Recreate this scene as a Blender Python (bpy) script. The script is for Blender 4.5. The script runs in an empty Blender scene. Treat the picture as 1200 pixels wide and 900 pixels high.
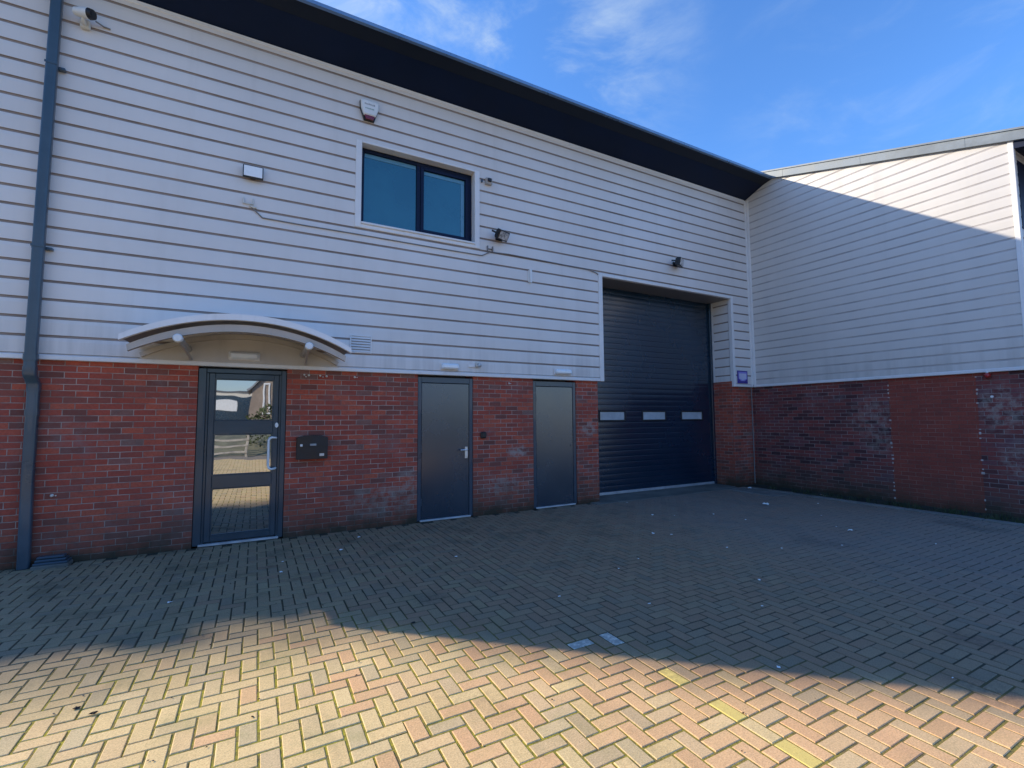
import bpy, math, random
import numpy as np
from mathutils import Vector, Matrix
random.seed(7); rng = np.random.default_rng(11)
R = math.radians
scene = bpy.context.scene
col = scene.collection

# ------------------------------------------------------------------ helpers
class MB:
    """collects polygons (world coordinates) with an optional material slot per face"""
    def __init__(s): s.v = []; s.f = []; s.m = []; s.sm = []
    def add(s, vs, fs, m=0, smooth=False):
        o = len(s.v); s.v += [tuple(v) for v in vs]
        for f in fs: s.f.append([o+i for i in f]); s.m.append(m); s.sm.append(smooth)
    def quad(s, a, b, c, d, m=0): s.add([a, b, c, d], [(0, 1, 2, 3)], m)
    def box(s, x0, x1, y0, y1, z0, z1, b=0.0, m=0, mat=None):
        if b <= 0:
            vs = [(x, y, z) for x in (x0, x1) for y in (y0, y1) for z in (z0, z1)]
            fs = [(0,1,3,2),(4,6,7,5),(0,4,5,1),(2,3,7,6),(0,2,6,4),(1,5,7,3)]
        else:
            b = min(b, .45*min(x1-x0, y1-y0, z1-z0)); vs = []; idx = {}
            X = (x0, x1); Y = (y0, y1); Z = (z0, z1)
            for i in (0,1):
                for j in (0,1):
                    for k in (0,1):
                        sx, sy, sz = (b if i==0 else -b), (b if j==0 else -b), (b if k==0 else -b)
                        idx[i,j,k,0] = len(vs); vs.append((X[i], Y[j]+sy, Z[k]+sz))
                        idx[i,j,k,1] = len(vs); vs.append((X[i]+sx, Y[j], Z[k]+sz))
                        idx[i,j,k,2] = len(vs); vs.append((X[i]+sx, Y[j]+sy, Z[k]))
            fs = []
            for i in (0,1): fs.append([idx[i,j,k,0] for j,k in ((0,0),(0,1),(1,1),(1,0))])
            for j in (0,1): fs.append([idx[i,j,k,1] for i,k in ((0,0),(1,0),(1,1),(0,1))])
            for k in (0,1): fs.append([idx[i,j,k,2] for i,j in ((0,0),(0,1),(1,1),(1,0))])
            for i in (0,1):
                for j in (0,1): fs.append([idx[i,j,0,0], idx[i,j,1,0], idx[i,j,1,1], idx[i,j,0,1]])
                for k in (0,1): fs.append([idx[i,0,k,0], idx[i,1,k,0], idx[i,1,k,2], idx[i,0,k,2]])
            for j in (0,1):
                for k in (0,1): fs.append([idx[0,j,k,1], idx[1,j,k,1], idx[1,j,k,2], idx[0,j,k,2]])
            for i in (0,1):
                for j in (0,1):
                    for k in (0,1): fs.append([idx[i,j,k,0], idx[i,j,k,1], idx[i,j,k,2]])
            c = Vector(((x0+x1)/2, (y0+y1)/2, (z0+z1)/2)); out = []
            for f in fs:
                p = [Vector(vs[i]) for i in f]; n = (p[1]-p[0]).cross(p[2]-p[0]); ctr = sum(p, Vector())/len(p)
                out.append(f if n.dot(ctr-c) > 0 else f[::-1])
            fs = out
        if mat is not None: vs = [mat @ Vector(v) for v in vs]
        s.add(vs, fs, m)
        return s
    def tube(s, path, r, seg=10, m=0, caps=True, flat=1.0):
        P = [Vector(p) for p in path]; rings = []; ref = None
        for i, p in enumerate(P):
            t = ((P[i]-P[i-1]).normalized() if i else Vector()) + ((P[i+1]-P[i]).normalized() if i < len(P)-1 else Vector())
            t.normalize()
            if ref is None: ref = Vector((0,0,1)) if abs(t.z) < .9 else Vector((0,1,0))
            u = (ref - t*ref.dot(t)).normalized(); w = t.cross(u); ref = u
            k = 1.0
            if 0 < i < len(P)-1: k = 1/max(.5, math.sqrt((1+(P[i]-P[i-1]).normalized().dot((P[i+1]-P[i]).normalized()))/2))
            rr = r[i] if isinstance(r, (list, tuple)) else r
            rings.append([p + u*rr*math.cos(a)*k + w*rr*flat*math.sin(a)*k for a in [2*math.pi*j/seg for j in range(seg)]])
        vs = [v for g in rings for v in g]; fs = []
        for i in range(len(P)-1):
            for j in range(seg):
                a, b = i*seg+j, i*seg+(j+1) % seg
                fs.append((a, b, b+seg, a+seg))
        s.add(vs, fs, m, True)
        if caps: s.add(rings[0], [tuple(range(seg))[::-1]], m); s.add(rings[-1], [tuple(range(seg))], m)
        return s
    def prism(s, poly, axis, a, b, m=0, smooth=False):
        """extrude a 2-D polygon along axis x/y/z between a and b"""
        def P(u, v, w): return {'x': (w, u, v), 'y': (u, w, v), 'z': (u, v, w)}[axis]
        n = len(poly); vs = [P(u, v, a) for u, v in poly]+[P(u, v, b) for u, v in poly]
        s.add(vs, [(i, (i+1) % n, (i+1) % n+n, i+n) for i in range(n)], m, smooth)
        s.add(vs, [tuple(range(n))[::-1], tuple(range(n, 2*n))], m)
        return s
    def build(s, name, mats, parent=None, recalc=True, uv=True, loc=None):
        if not isinstance(mats, (list, tuple)): mats = [mats]
        vs = np.array(s.v, dtype=float)
        if parent is not None: o = Vector(ORG[parent.name])
        elif loc is not None: o = Vector(loc)
        else:
            lo, hi = vs.min(0), vs.max(0); o = Vector(((lo[0]+hi[0])/2, (lo[1]+hi[1])/2, lo[2]))
        me = bpy.data.meshes.new(name)
        me.from_pydata([tuple(v) for v in (vs-np.array(o))], [], s.f)
        for m in mats: me.materials.append(m)
        me.polygons.foreach_set('material_index', s.m)
        me.polygons.foreach_set('use_smooth', s.sm)
        if recalc:
            import bmesh
            bm = bmesh.new(); bm.from_mesh(me); bmesh.ops.recalc_face_normals(bm, faces=bm.faces[:]); bm.to_mesh(me); bm.free()
        if uv:
            l = me.uv_layers.new(name='UVMap')
            for p in me.polygons:
                n = p.normal
                for li in p.loop_indices:
                    c = me.vertices[me.loops[li].vertex_index].co + o
                    if abs(n.z) > .75: l.data[li].uv = (c.x, c.y)
                    elif abs(n.x) > abs(n.y): l.data[li].uv = (c.y, c.z)
                    else: l.data[li].uv = (c.x, c.z)
        me.update()
        ob = bpy.data.objects.new(name, me); col.objects.link(ob)
        if parent is not None:
            ob.parent = parent; ORG[ob.name] = tuple(o)
        else:
            ob.location = o; ORG[ob.name] = tuple(o)
        return ob
ORG = {}
def thing(name, label, cat, loc, group=None):
    o = bpy.data.objects.new(name, None); col.objects.link(o); o.location = loc; o.empty_display_size = .1
    ORG[o.name] = tuple(loc); o['label'] = label; o['category'] = cat
    if group: o['group'] = group
    return o
def tag(o, label, cat, group=None):
    o['label'] = label; o['category'] = cat
    if group: o['group'] = group
    return o
def struct(o): o['kind'] = 'structure'; return o
def copy_tree(o, parent=None, loc=None, rz=None):
    c = o.copy(); col.objects.link(c); c.parent = parent
    if loc is not None: c.location = loc
    if rz is not None: c.rotation_euler.z = rz
    for ch in list(o.children): copy_tree(ch, c)
    return c

# ------------------------------------------------------------------ materials
def L(c): return tuple((x/12.92 if x <= .04045 else ((x+.055)/1.055)**2.4) for x in c)
def rgb(*c): return (*c, 1.0)
class NT:
    def __init__(s, name):
        s.mat = bpy.data.materials.new(name); s.mat.use_nodes = True
        s.t = s.mat.node_tree; s.b = s.t.nodes['Principled BSDF']; s.out = s.t.nodes['Material Output']
    def n(s, typ, **kw):
        nd = s.t.nodes.new(typ)
        for k, v in kw.items():
            if k.startswith('i_'):
                key = k[2:]; key = int(key) if key.isdigit() else key.replace('_', ' ')
                nd.inputs[key].default_value = v
            else: setattr(nd, k, v)
        return nd
    def l(s, a, b): s.t.links.new(a, b)
    def pos(s): return s.n('ShaderNodeNewGeometry').outputs['Position']
    def noise(s, scale, detail=4, rough=.55, vec=None, dist=0):
        nd = s.n('ShaderNodeTexNoise'); nd.inputs['Scale'].default_value = scale; nd.inputs['Detail'].default_value = detail
        nd.inputs['Roughness'].default_value = rough; nd.inputs['Distortion'].default_value = dist
        s.l(vec if vec is not None else s.pos(), nd.inputs['Vector']); return nd.outputs['Fac']
    def ramp(s, fac, stops, interp='LINEAR'):
        nd = s.n('ShaderNodeValToRGB'); cr = nd.color_ramp; cr.interpolation = interp
        while len(cr.elements) < len(stops): cr.elements.new(.5)
        for e, (p, c) in zip(cr.elements, stops): e.position = p; e.color = c if len(c) == 4 else (*c, 1)
        s.l(fac, nd.inputs['Fac']); return nd.outputs['Color']
    def mix(s, fac, a, b, mode='MIX'):
        nd = s.n('ShaderNodeMix', data_type='RGBA', blend_type=mode)
        for sock, v in ((nd.inputs[0], fac), (nd.inputs[6], a), (nd.inputs[7], b)):
            if isinstance(v, (int, float)): sock.default_value = v
            elif isinstance(v, (tuple, list)): sock.default_value = v if len(v) == 4 else (*v, 1)
            else: s.l(v, sock)
        return nd.outputs[2]
    def math(s, op, a, b=None, clamp=False):
        nd = s.n('ShaderNodeMath', operation=op); nd.use_clamp = clamp
        for i, v in enumerate((a, b)):
            if v is None: continue
            if isinstance(v, (int, float)): nd.inputs[i].default_value = v
            else: s.l(v, nd.inputs[i])
        return nd.outputs[0]
    def maprange(s, v, a, b, c=0, d=1, smooth=True):
        nd = s.n('ShaderNodeMapRange'); nd.interpolation_type = 'SMOOTHSTEP' if smooth else 'LINEAR'
        for i, x in zip((1, 2, 3, 4), (a, b, c, d)): nd.inputs[i].default_value = x
        s.l(v, nd.inputs[0]); return nd.outputs[0]
    def sep(s, v):
        nd = s.n('ShaderNodeSeparateXYZ'); s.l(v, nd.inputs[0]); return nd.outputs
    def comb(s, x, y, z=0.0):
        nd = s.n('ShaderNodeCombineXYZ')
        for i, v in enumerate((x, y, z)):
            if isinstance(v, (int, float)): nd.inputs[i].default_value = v
            else: s.l(v, nd.inputs[i])
        return nd.outputs[0]
    def mapping(s, vec, scale=(1,1,1), loc=(0,0,0)):
        nd = s.n('ShaderNodeMapping'); nd.inputs['Scale'].default_value = scale; nd.inputs['Location'].default_value = loc
        s.l(vec, nd.inputs['Vector']); return nd.outputs[0]
    def bump(s, h, strength=.3, dist=.01, prev=None):
        nd = s.n('ShaderNodeBump'); nd.inputs['Strength'].default_value = strength; nd.inputs['Distance'].default_value = dist
        s.l(h, nd.inputs['Height'])
        if prev is not None: s.l(prev, nd.inputs['Normal'])
        return nd.outputs[0]
    def set(s, **kw):
        for k, v in kw.items():
            sock = s.b.inputs[k.replace('_', ' ')]
            if isinstance(v, (int, float)): sock.default_value = v
            elif isinstance(v, tuple): sock.default_value = v if len(v) == 4 else (*v, 1)
            else: s.l(v, sock)
        return s

def pbr(name, c, rough=.5, var=.12, scale=3.0, fine=60, bump=.05, metal=0.0, spec=.5, coat=0.0, streak=0.0, dirt_shade=(.12,.10,.08)):
    m = NT(name)
    a = m.noise(scale, 5, .6); f = m.noise(fine, 3, .6)
    d = tuple(x*(1-var) for x in c); h = tuple(min(1, x*(1+var)) for x in c)
    cc = m.mix(m.maprange(a, .3, .7), d, h)
    cc = m.mix(m.maprange(f, .35, .75, 0, var*.6), cc, tuple(x*.6 for x in c))
    if streak:
        st = m.noise(1, 4, .6, m.mapping(m.pos(), (7, 7, .5)))
        cc = m.mix(m.maprange(st, .5, .8, 0, streak), cc, dirt_shade)
    m.set(Base_Color=cc, Metallic=metal, Specular_IOR_Level=spec, Coat_Weight=coat,
          Roughness=m.maprange(a, .2, .8, max(0, rough-.08), min(1, rough+.1)))
    if bump: m.l(m.bump(f, bump, .004), m.b.inputs['Normal'])
    return m.mat

def mat_clad(name, c):
    m = NT(name); p = m.pos()
    big = m.noise(.55, 4, .6); st = m.noise(1, 5, .65, m.mapping(p, (5, 5, .25))); fine = m.noise(45, 3, .6)
    cc = m.mix(m.maprange(big, .3, .7), tuple(x*.94 for x in c), tuple(min(1, x*1.04) for x in c))
    cc = m.mix(m.maprange(st, .48, .85, 0, .15), cc, (.42, .40, .38))
    z = m.sep(p)[2]
    cc = m.mix(m.math('MULTIPLY', m.maprange(z, 2.12, 2.9, .35, 0), m.maprange(st, .35, .7)), cc, (.36, .34, .31))
    m.set(Base_Color=cc, Roughness=m.maprange(st, .3, .8, .36, .55), Specular_IOR_Level=.45)
    warp = m.noise(1, 2, .5, m.mapping(p, (.9, .9, 6)))
    m.l(m.bump(fine, .04, .003, m.bump(warp, .25, .012)), m.b.inputs['Normal'])
    return m.mat

def mat_brick(name, pal, mortar, bloom=.5, bw=.203, rh=.0676, mossy=1.0, ms=.0045, tint=None, spots=(), gain=(1, 1, 1)):
    m = NT(name); uvn = m.n('ShaderNodeUVMap'); uv = uvn.outputs[0]
    wob = m.n('ShaderNodeVectorMath', operation='MULTIPLY_ADD'); nz = m.n('ShaderNodeTexNoise'); nz.inputs['Scale'].default_value = 14
    m.l(uv, nz.inputs['Vector']); m.l(nz.outputs['Color'], wob.inputs[0]); wob.inputs[1].default_value = (.005, .005, 0); m.l(uv, wob.inputs[2])
    bt = m.n('ShaderNodeTexBrick'); bt.offset = .5; bt.inputs['Scale'].default_value = 1; bt.inputs['Brick Width'].default_value = bw
    bt.inputs['Row Height'].default_value = rh; bt.inputs['Mortar Size'].default_value = ms; bt.inputs['Mortar Smooth'].default_value = .35
    bt.inputs['Color1'].default_value = rgb(0,0,0); bt.inputs['Color2'].default_value = rgb(1,1,1); bt.inputs['Mortar'].default_value = rgb(.5,.5,.5)
    m.l(wob.outputs[0], bt.inputs['Vector'])
    fac = bt.outputs['Fac']; rnd = m.sep(bt.outputs['Color'])[0]
    pal = [(p, tuple(min(.7, v*g_) for v, g_ in zip(c[:3], gain))+(1,)) for p, c in pal]
    base = m.ramp(rnd, pal)
    n1 = m.noise(38, 4, .65, uv); n2 = m.noise(3.2, 5, .65, uv); n3 = m.noise(1.3, 5, .62, uv); n4 = m.noise(9, 5, .7, uv)
    base = m.mix(m.maprange(n1, .35, .75, 0, .45), base, tuple(x*.55 for x in pal[len(pal)//2][1][:3]))
    base = m.mix(m.maprange(n4, .42, .78, 0, .35), base, (.10, .065, .06))
    mo = m.mix(m.maprange(n2, .35, .65), tuple(x*.45 for x in mortar), mortar)
    cc = m.mix(fac, base, mo)
    z = m.sep(uv)[1]
    if bloom:
        bl = m.math('MULTIPLY', m.maprange(n3, .5, .72), m.maprange(n4, .35, .65))
        cc = m.mix(m.math('MULTIPLY', bl, bloom), cc, (.40, .37, .36))
    for (u0, v0, ru, rv, s) in spots:          # patches of efflorescence
        dx = m.math('DIVIDE', m.math('SUBTRACT', m.sep(uv)[0], u0), ru); dz = m.math('DIVIDE', m.math('SUBTRACT', z, v0), rv)
        d = m.math('SQRT', m.math('ADD', m.math('MULTIPLY', dx, dx), m.math('MULTIPLY', dz, dz)))
        k = m.math('MULTIPLY', m.maprange(d, .35, 1.0, s, 0), m.maprange(n4, .40, .62))
        cc = m.mix(k, cc, (.46, .41, .35))
    damp = m.math('ADD', z, m.math('MULTIPLY', m.math('SUBTRACT', n2, .5), .5))
    cc = m.mix(m.maprange(damp, 0, .75, .55*mossy, 0), cc, (.085, .07, .05))
    cc = m.mix(m.maprange(damp, -.05, .22, .85*mossy, 0), cc, (.035, .038, .022))
    if tint: cc = m.mix(1.0, cc, tint, 'MULTIPLY')
    h = m.math('ADD', m.math('MULTIPLY', m.math('SUBTRACT', 1.0, fac), 1.0), m.math('MULTIPLY', n1, .35))
    m.set(Base_Color=cc, Roughness=.86, Specular_IOR_Level=.25)
    m.l(m.bump(h, .6, .006), m.b.inputs['Normal'])
    return m.mat

def mat_glass(name, tint, refl, inner, rough=.01, wob=.006):
    """coated glazing in front of an unlit room: strong mirror reflection over a dark body"""
    m = NT(name); t = m.t
    gl = m.n('ShaderNodeBsdfGlossy'); gl.inputs['Color'].default_value = (*tint, 1); gl.inputs['Roughness'].default_value = rough
    m.set(Base_Color=m.mix(m.maprange(m.noise(1.7, 3), .35, .65), tuple(x*.7 for x in inner), inner), Roughness=.08)
    mx = m.n('ShaderNodeMixShader'); fr = m.n('ShaderNodeFresnel'); fr.inputs['IOR'].default_value = 1.5
    m.l(m.math('ADD', fr.outputs[0], refl, True), mx.inputs[0]); m.l(m.b.outputs[0], mx.inputs[1]); m.l(gl.outputs[0], mx.inputs[2])
    m.l(mx.outputs[0], m.out.inputs[0])
    b = m.bump(m.noise(1.6, 2), .35, wob); m.l(b, gl.inputs['Normal'])
    return m.mat

M = {}
CL = (.785, .745, .71)
M['clad'] = mat_clad('cladding_paint', CL)
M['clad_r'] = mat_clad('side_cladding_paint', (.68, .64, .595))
M['groove'] = pbr('cladding_groove', (.33, .275, .245), .7, .2, 2)
M['groove_r'] = pbr('cladding_groove_light', (.50, .46, .44), .7, .2, 2)
M['trim'] = pbr('white_trim_paint', (.83, .81, .79), .42, .06, 1.5, streak=.18, dirt_shade=(.35,.33,.30))
palF = [(0, L((.38,.24,.23))+(1,)), (.16, L((.46,.27,.25))+(1,)), (.3, L((.52,.25,.22))+(1,)), (.55, L((.57,.27,.23))+(1,)), (.8, L((.62,.31,.25))+(1,)), (.93, L((.50,.27,.25))+(1,)), (1, L((.43,.34,.33))+(1,))]
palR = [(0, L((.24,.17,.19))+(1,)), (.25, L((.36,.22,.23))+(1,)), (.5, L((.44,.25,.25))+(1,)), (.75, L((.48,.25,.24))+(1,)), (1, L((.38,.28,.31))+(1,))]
palI = [(0, L((.44,.23,.22))+(1,)), (.5, L((.47,.24,.225))+(1,)), (1, L((.50,.26,.24))+(1,))]
M['brick'] = mat_brick('red_brick_front', palF, (.50, .39, .33), .22, gain=(1.62, 1.62, 1.4), spots=[(1.62,.34,.75,.30,.42),(3.5,.42,.55,.26,.42),(2.0,.62,.3,.25,.4),(3.75,.95,.25,.15,.6),(5.2,1.3,.25,.2,.5)])
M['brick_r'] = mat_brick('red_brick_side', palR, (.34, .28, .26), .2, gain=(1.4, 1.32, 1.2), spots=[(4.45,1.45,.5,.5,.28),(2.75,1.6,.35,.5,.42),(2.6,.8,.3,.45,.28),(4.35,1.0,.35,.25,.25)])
M['brick_i'] = mat_brick('red_brick_infill', palI, (.33, .20, .16), .0, ms=.0036, mossy=.7, gain=(1.6, 1.5, 1.2))
M['navy'] = pbr('navy_gloss_paint', (.005, .026, .050), .24, .12, 1.2, bump=.012, coat=.9, spec=.6, streak=.05)
M['roller'] = pbr('roller_navy_paint', (.0025, .022, .048), .24, .12, 1.0, bump=.006, coat=.6, spec=.55)
for k_, i_ in (('navy', 1.75), ('roller', 1.6)):
    M[k_].node_tree.nodes['Principled BSDF'].inputs['Coat IOR'].default_value = i_
    M[k_].node_tree.nodes['Principled BSDF'].inputs['Coat Roughness'].default_value = .22
M['frame'] = pbr('grey_blue_frame', (.034, .056, .074), .34, .10, 2, bump=.02, coat=.3)
M['steelframe'] = pbr('door_frame_grey', (.040, .060, .085), .32, .12, 2, bump=.02, coat=.4)
M['soffit'] = pbr('navy_soffit', (.0026, .0105, .040), .5, .2, .8, bump=.02, spec=.25)
M['fascia'] = pbr('dark_fascia', (.006, .010, .020), .5, .2, .8, bump=.02, spec=.3)
M['edge'] = pbr('roof_edge_flashing', (.17, .26, .38), .3, .15, 2, metal=.6, bump=.02)
M['roof'] = pbr('profiled_roof_sheet', (.24, .25, .26), .6, .15, 1)
M['verge'] = pbr('galvanised_verge', (.20, .235, .265), .5, .25, 2.6, metal=.1, bump=.06, streak=.2, dirt_shade=(.25,.26,.22))
M['pipe'] = pbr('blue_grey_pipe', (.048, .080, .108), .33, .14, 2.2, bump=.03, coat=.3, streak=.2)
M['white'] = pbr('white_plastic', (.80, .81, .80), .38, .06, 6, bump=.03)
M['offwhite'] = pbr('aged_white_plastic', (.70, .68, .62), .42, .08, 6, bump=.03)
M['beige'] = pbr('canopy_beige', (.50, .45, .40), .45, .08, 2, bump=.03, streak=.2)
M['beige_d'] = pbr('canopy_soffit', (.24, .22, .21), .5, .1, 2, bump=.03)
M['sheet'] = pbr('canopy_sheet', (.86, .85, .85), .35, .06, 2, bump=.03, streak=.15)
M['black'] = pbr('black_plastic', (.014, .015, .018), .42, .15, 6, bump=.04)
M['mail'] = pbr('letterbox_black', (.010, .012, .017), .38, .2, 5, bump=.03)
M['dark'] = pbr('dark_void', (.012, .012, .014), .8, .1, 3)
M['red'] = pbr('dark_red_lens', (.20, .008, .012), .25, .15, 9, coat=.5)
M['redlamp'] = pbr('red_lamp_lens', (.42, .03, .03), .2, .1, 9, coat=.8)
M['chrome'] = pbr('brushed_steel', (.72, .73, .75), .28, .06, 10, metal=.9, bump=.02)
M['led'] = pbr('lamp_face', (.94, .97, .98), .3, .02, 12, bump=.02)
M['lens'] = pbr('silver_reflector', (.62, .60, .58), .3, .35, 24, metal=.3, coat=.8)
M['alu'] = pbr('mill_aluminium', (.62, .63, .64), .4, .12, 5, metal=.5)
M['frost'] = pbr('frosted_pane', (.46, .52, .55), .22, .12, 4, coat=.6)
M['concrete'] = pbr('weathered_concrete', (.15, .145, .125), .88, .28, 2.2, fine=40, bump=.3)
M['kerb'] = pbr('concrete_edging', (.18, .17, .15), .88, .25, 3, fine=40, bump=.3)
M['soil'] = pbr('dark_mossy_soil', (.026, .026, .018), .95, .5, 3.5, fine=45, bump=.8)
M['sign_b'] = pbr('violet_sign_border', (.045, .030, .30), .35, .1, 6)
M['sign_f'] = pbr('violet_sign_face', (.30, .27, .72), .35, .12, 6)
M['sign_w'] = pbr('sign_white_print', (.62, .62, .82), .35, .05, 6)
M['cable'] = pbr('grey_cable', (.24, .225, .22), .6, .1, 6)
M['litter'] = pbr('white_litter', (.80, .79, .76), .6, .06, 20)
M['leaf'] = pbr('dead_leaf', (.020, .014, .010), .8, .3, 20)
M['gw'] = pbr('print_grey', (.36, .36, .36), .5, .1, 9)
M['gg'] = pbr('print_green', (.30, .42, .36), .5, .1, 9)
M['glassdoor'] = mat_glass('entrance_glass', (.95, .97, 1.0), .46, (.010, .013, .016), .012, .004)
M['glasswin'] = mat_glass('window_glass', (.16, .34, .36), .24, (.016, .080, .098), .02, .012)
M['blind'] = pbr('pale_blind_edge', (.10, .26, .36), .3, .1, 6, coat=.6)
M['tymp'] = pbr('canopy_infill', (.55, .50, .45), .5, .06, 2, bump=.02, streak=.12)

# ------------------------------------------------------------------ numbers of the place
YF, XR = 6.712, 9.777          # front cladding plane, side cladding plane
YB = YF+.045                   # front brick plane
XB = XR+.045
HB = 2.146                     # bottom of cladding
XL = -2.80                     # left end of the unit
ZT = 6.44                      # top of front cladding
SL = .300                      # roof slope
EY, EZ = 6.05, 6.70            # eave edge
RW0 = 2.39                     # front corner of the right unit
def vz(y): return 6.69+.307*(y-6.05)       # verge line on the side cladding
def vy(z): return 6.05+(z-6.69)/.307

# ------------------------------------------------------------------ ground
g = MB(); g.quad((-400,-400,-.03),(400,-400,-.03),(400,400,-.03),(-400,400,-.03))
mg = NT('yard_paving_far'); nf = mg.noise(.5, 6, .65); n2 = mg.noise(9, 4, .7)
mg.set(Base_Color=mg.mix(mg.maprange(n2, .3, .7), mg.mix(mg.maprange(nf, .3, .7), (.40,.31,.20), (.46,.37,.26)), (.30,.24,.17)), Roughness=.9)
struct(g.build('ground', mg.mat, loc=(0,0,0)))
PX0, PX1, PY0, PY1 = -9.0, 9.06, -7.0, 6.76
j = MB(); j.quad((PX0,PY0,-.0038),(PX1,PY0,-.0038),(PX1,PY1,-.0038),(PX0,PY1,-.0038))
mj = NT('mossy_joint_fill'); pz = mj.sep(mj.pos())
a = mj.noise(1.1, 5, .65); b = mj.noise(16, 4, .7); c = mj.noise(70, 3, .7)
mossf = mj.math('MULTIPLY', mj.maprange(a, .28, .52), mj.maprange(b, .3, .6))
mossf = mj.math('MULTIPLY', mossf, mj.maprange(pz[0], .6, 2.6, 1.0, .45))
cc = mj.mix(mossf, (.24, .17, .065), (.50, .42, .028))
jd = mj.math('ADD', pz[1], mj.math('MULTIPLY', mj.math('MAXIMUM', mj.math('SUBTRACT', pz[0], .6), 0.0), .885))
cc = mj.mix(mj.maprange(jd, 3.1, 4.3, 0, .94), cc, (.020, .019, .017))  # joints painted darker where the building's cast shadow lies
cc = mj.mix(mj.maprange(c, .4, .75, 0, .6), cc, (.05,.045,.025))
mj.set(Base_Color=cc, Roughness=.95); mj.l(mj.bump(c, .9, .006), mj.b.inputs['Normal'])
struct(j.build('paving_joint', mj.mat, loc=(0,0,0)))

# herringbone blocks, one mesh
CW = .090; GX0 = 2.125                     # cell size; left edge of the bay line course
i0, i1 = math.floor((PX0-GX0)/CW), math.floor((PX1-GX0)/CW)
j0, j1 = math.floor(PY0/CW), math.floor(PY1/CW)-1
blocks = []
YELLOW = (.96, .70, .20); WHITE = (.72, .66, .55)
def pal(x, y):
    t = random.random(); w = min(1, max(0, (x-.2+random.gauss(0,.7))/1.8))
    left = [(.95,.66,.29),(.96,.69,.32),(.92,.65,.29),(.95,.62,.29),(.88,.64,.32)]
    right = [(.94,.50,.24),(.94,.54,.26),(.90,.59,.29),(.80,.57,.30),(.96,.56,.26),(.92,.51,.24)]
    c = random.choice(right if random.random() < w else left)
    mean = tuple(a_*(1-w)+b_*w for a_, b_ in zip((.93,.65,.30), (.93,.57,.27)))
    if t < .09: c = (.62,.49,.28)
    c = tuple(a_*.55+b_*.45 for a_, b_ in zip(c, mean))
    k = random.gauss(1, .045)
    return tuple(min(1.0, v*k) for v in c)
for n in range(j0, j1+1):
    for i in range(i0, i1+1):
        r = (i-n) % 4
        if r == 0:
            x = [i, i+1]; cells = [q for q in x if q != 0]
            if len(cells) == 2: blocks.append((i, n, 2, 1))
            elif cells: blocks.append((cells[0], n, 1, 1))
        elif r == 2 and i != 0: blocks.append((i, n-1, 1, 2))
for n in range(j0, j1, 2): blocks.append((0, n, 1, 2))
PAINTED = min((q for q in range(len(blocks)) if blocks[q][2] == 2), key=lambda q: math.hypot(GX0+(blocks[q][0]+1)*CW-2.02, (blocks[q][1]+.5)*CW-2.66))
V = np.zeros((len(blocks)*12, 3)); C = np.zeros((len(blocks)*12, 4)); F = []
for k, (i, n, w, h) in enumerate(blocks):
    gp = .0052+random.uniform(-.001, .0014)
    x0, x1 = GX0+i*CW+gp, GX0+(i+w)*CW-gp; y0, y1 = n*CW+gp, (n+h)*CW-gp
    jx, jy = random.gauss(0,.0009), random.gauss(0,.0009); x0 += jx; x1 += jx; y0 += jy; y1 += jy
    dz = max(-.0012, random.gauss(0, .0006)); tx, ty = max(-.009, min(.009, random.gauss(0,.0045))), max(-.009, min(.009, random.gauss(0,.0045)))
    b = random.uniform(.002, .0042); cx, cy = (x0+x1)/2, (y0+y1)/2
    def zz(x, y, z): return z+dz+tx*(x-cx)+ty*(y-cy)
    ring = lambda e, z: [(x0+e, y0+e, z), (x1-e, y0+e, z), (x1-e, y1-e, z), (x0+e, y1-e, z)]
    pts = ring(0, -.025)+ring(0, -.0032)+ring(b, 0)
    o = k*12
    for q, p in enumerate(pts): V[o+q] = (p[0], p[1], zz(*p))
    cc = pal(cx, cy)
    if i == 0 and w == 1 and h == 2:
        s = (n-j0)//2
        if s % 2 == 0 and cy < 2.4: cc = YELLOW
        if abs(cy-2.69) < .09 : cc = WHITE
    if k == PAINTED: cc = WHITE
    C[o:o+12, :3] = cc; C[o:o+12, 3] = 1.0 if cc in (WHITE, YELLOW) else 0.0
    for u in range(4):
        v2 = (u+1) % 4
        F.append((o+u, o+v2, o+4+v2, o+4+u)); F.append((o+4+u, o+4+v2, o+8+v2, o+8+u))
    F.append((o+8, o+9, o+10, o+11))
me = bpy.data.meshes.new('block_paving'); me.from_pydata(V.tolist(), [], F)
at = me.color_attributes.new('tone', 'FLOAT_COLOR', 'POINT'); at.data.foreach_set('color', C.ravel())
mp = NT('concrete_block_paver'); ca = mp.n('ShaderNodeAttribute'); ca.attribute_name = 'tone'
pz = mp.sep(mp.pos())
gr = mp.noise(120, 4, .8); md = mp.noise(26, 4, .7); bg = mp.noise(.8, 5, .65); bg2 = mp.noise(2.3, 5, .65)
cc = mp.mix(mp.maprange(gr, .30, .72), mp.mix(1.0, ca.outputs['Color'], (.80,.79,.76), 'MULTIPLY'), mp.mix(1.0, ca.outputs['Color'], (1.30,1.29,1.27), 'MULTIPLY'))
cc = mp.mix(mp.maprange(md, .45, .8, 0, .24), cc, (.40, .30, .15))
cc = mp.mix(mp.math('MULTIPLY', mp.maprange(bg2, .5, .75, 0, .35), mp.maprange(pz[0], .8, 2.4, 1, .3)), cc, (.44, .40, .12))
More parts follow.
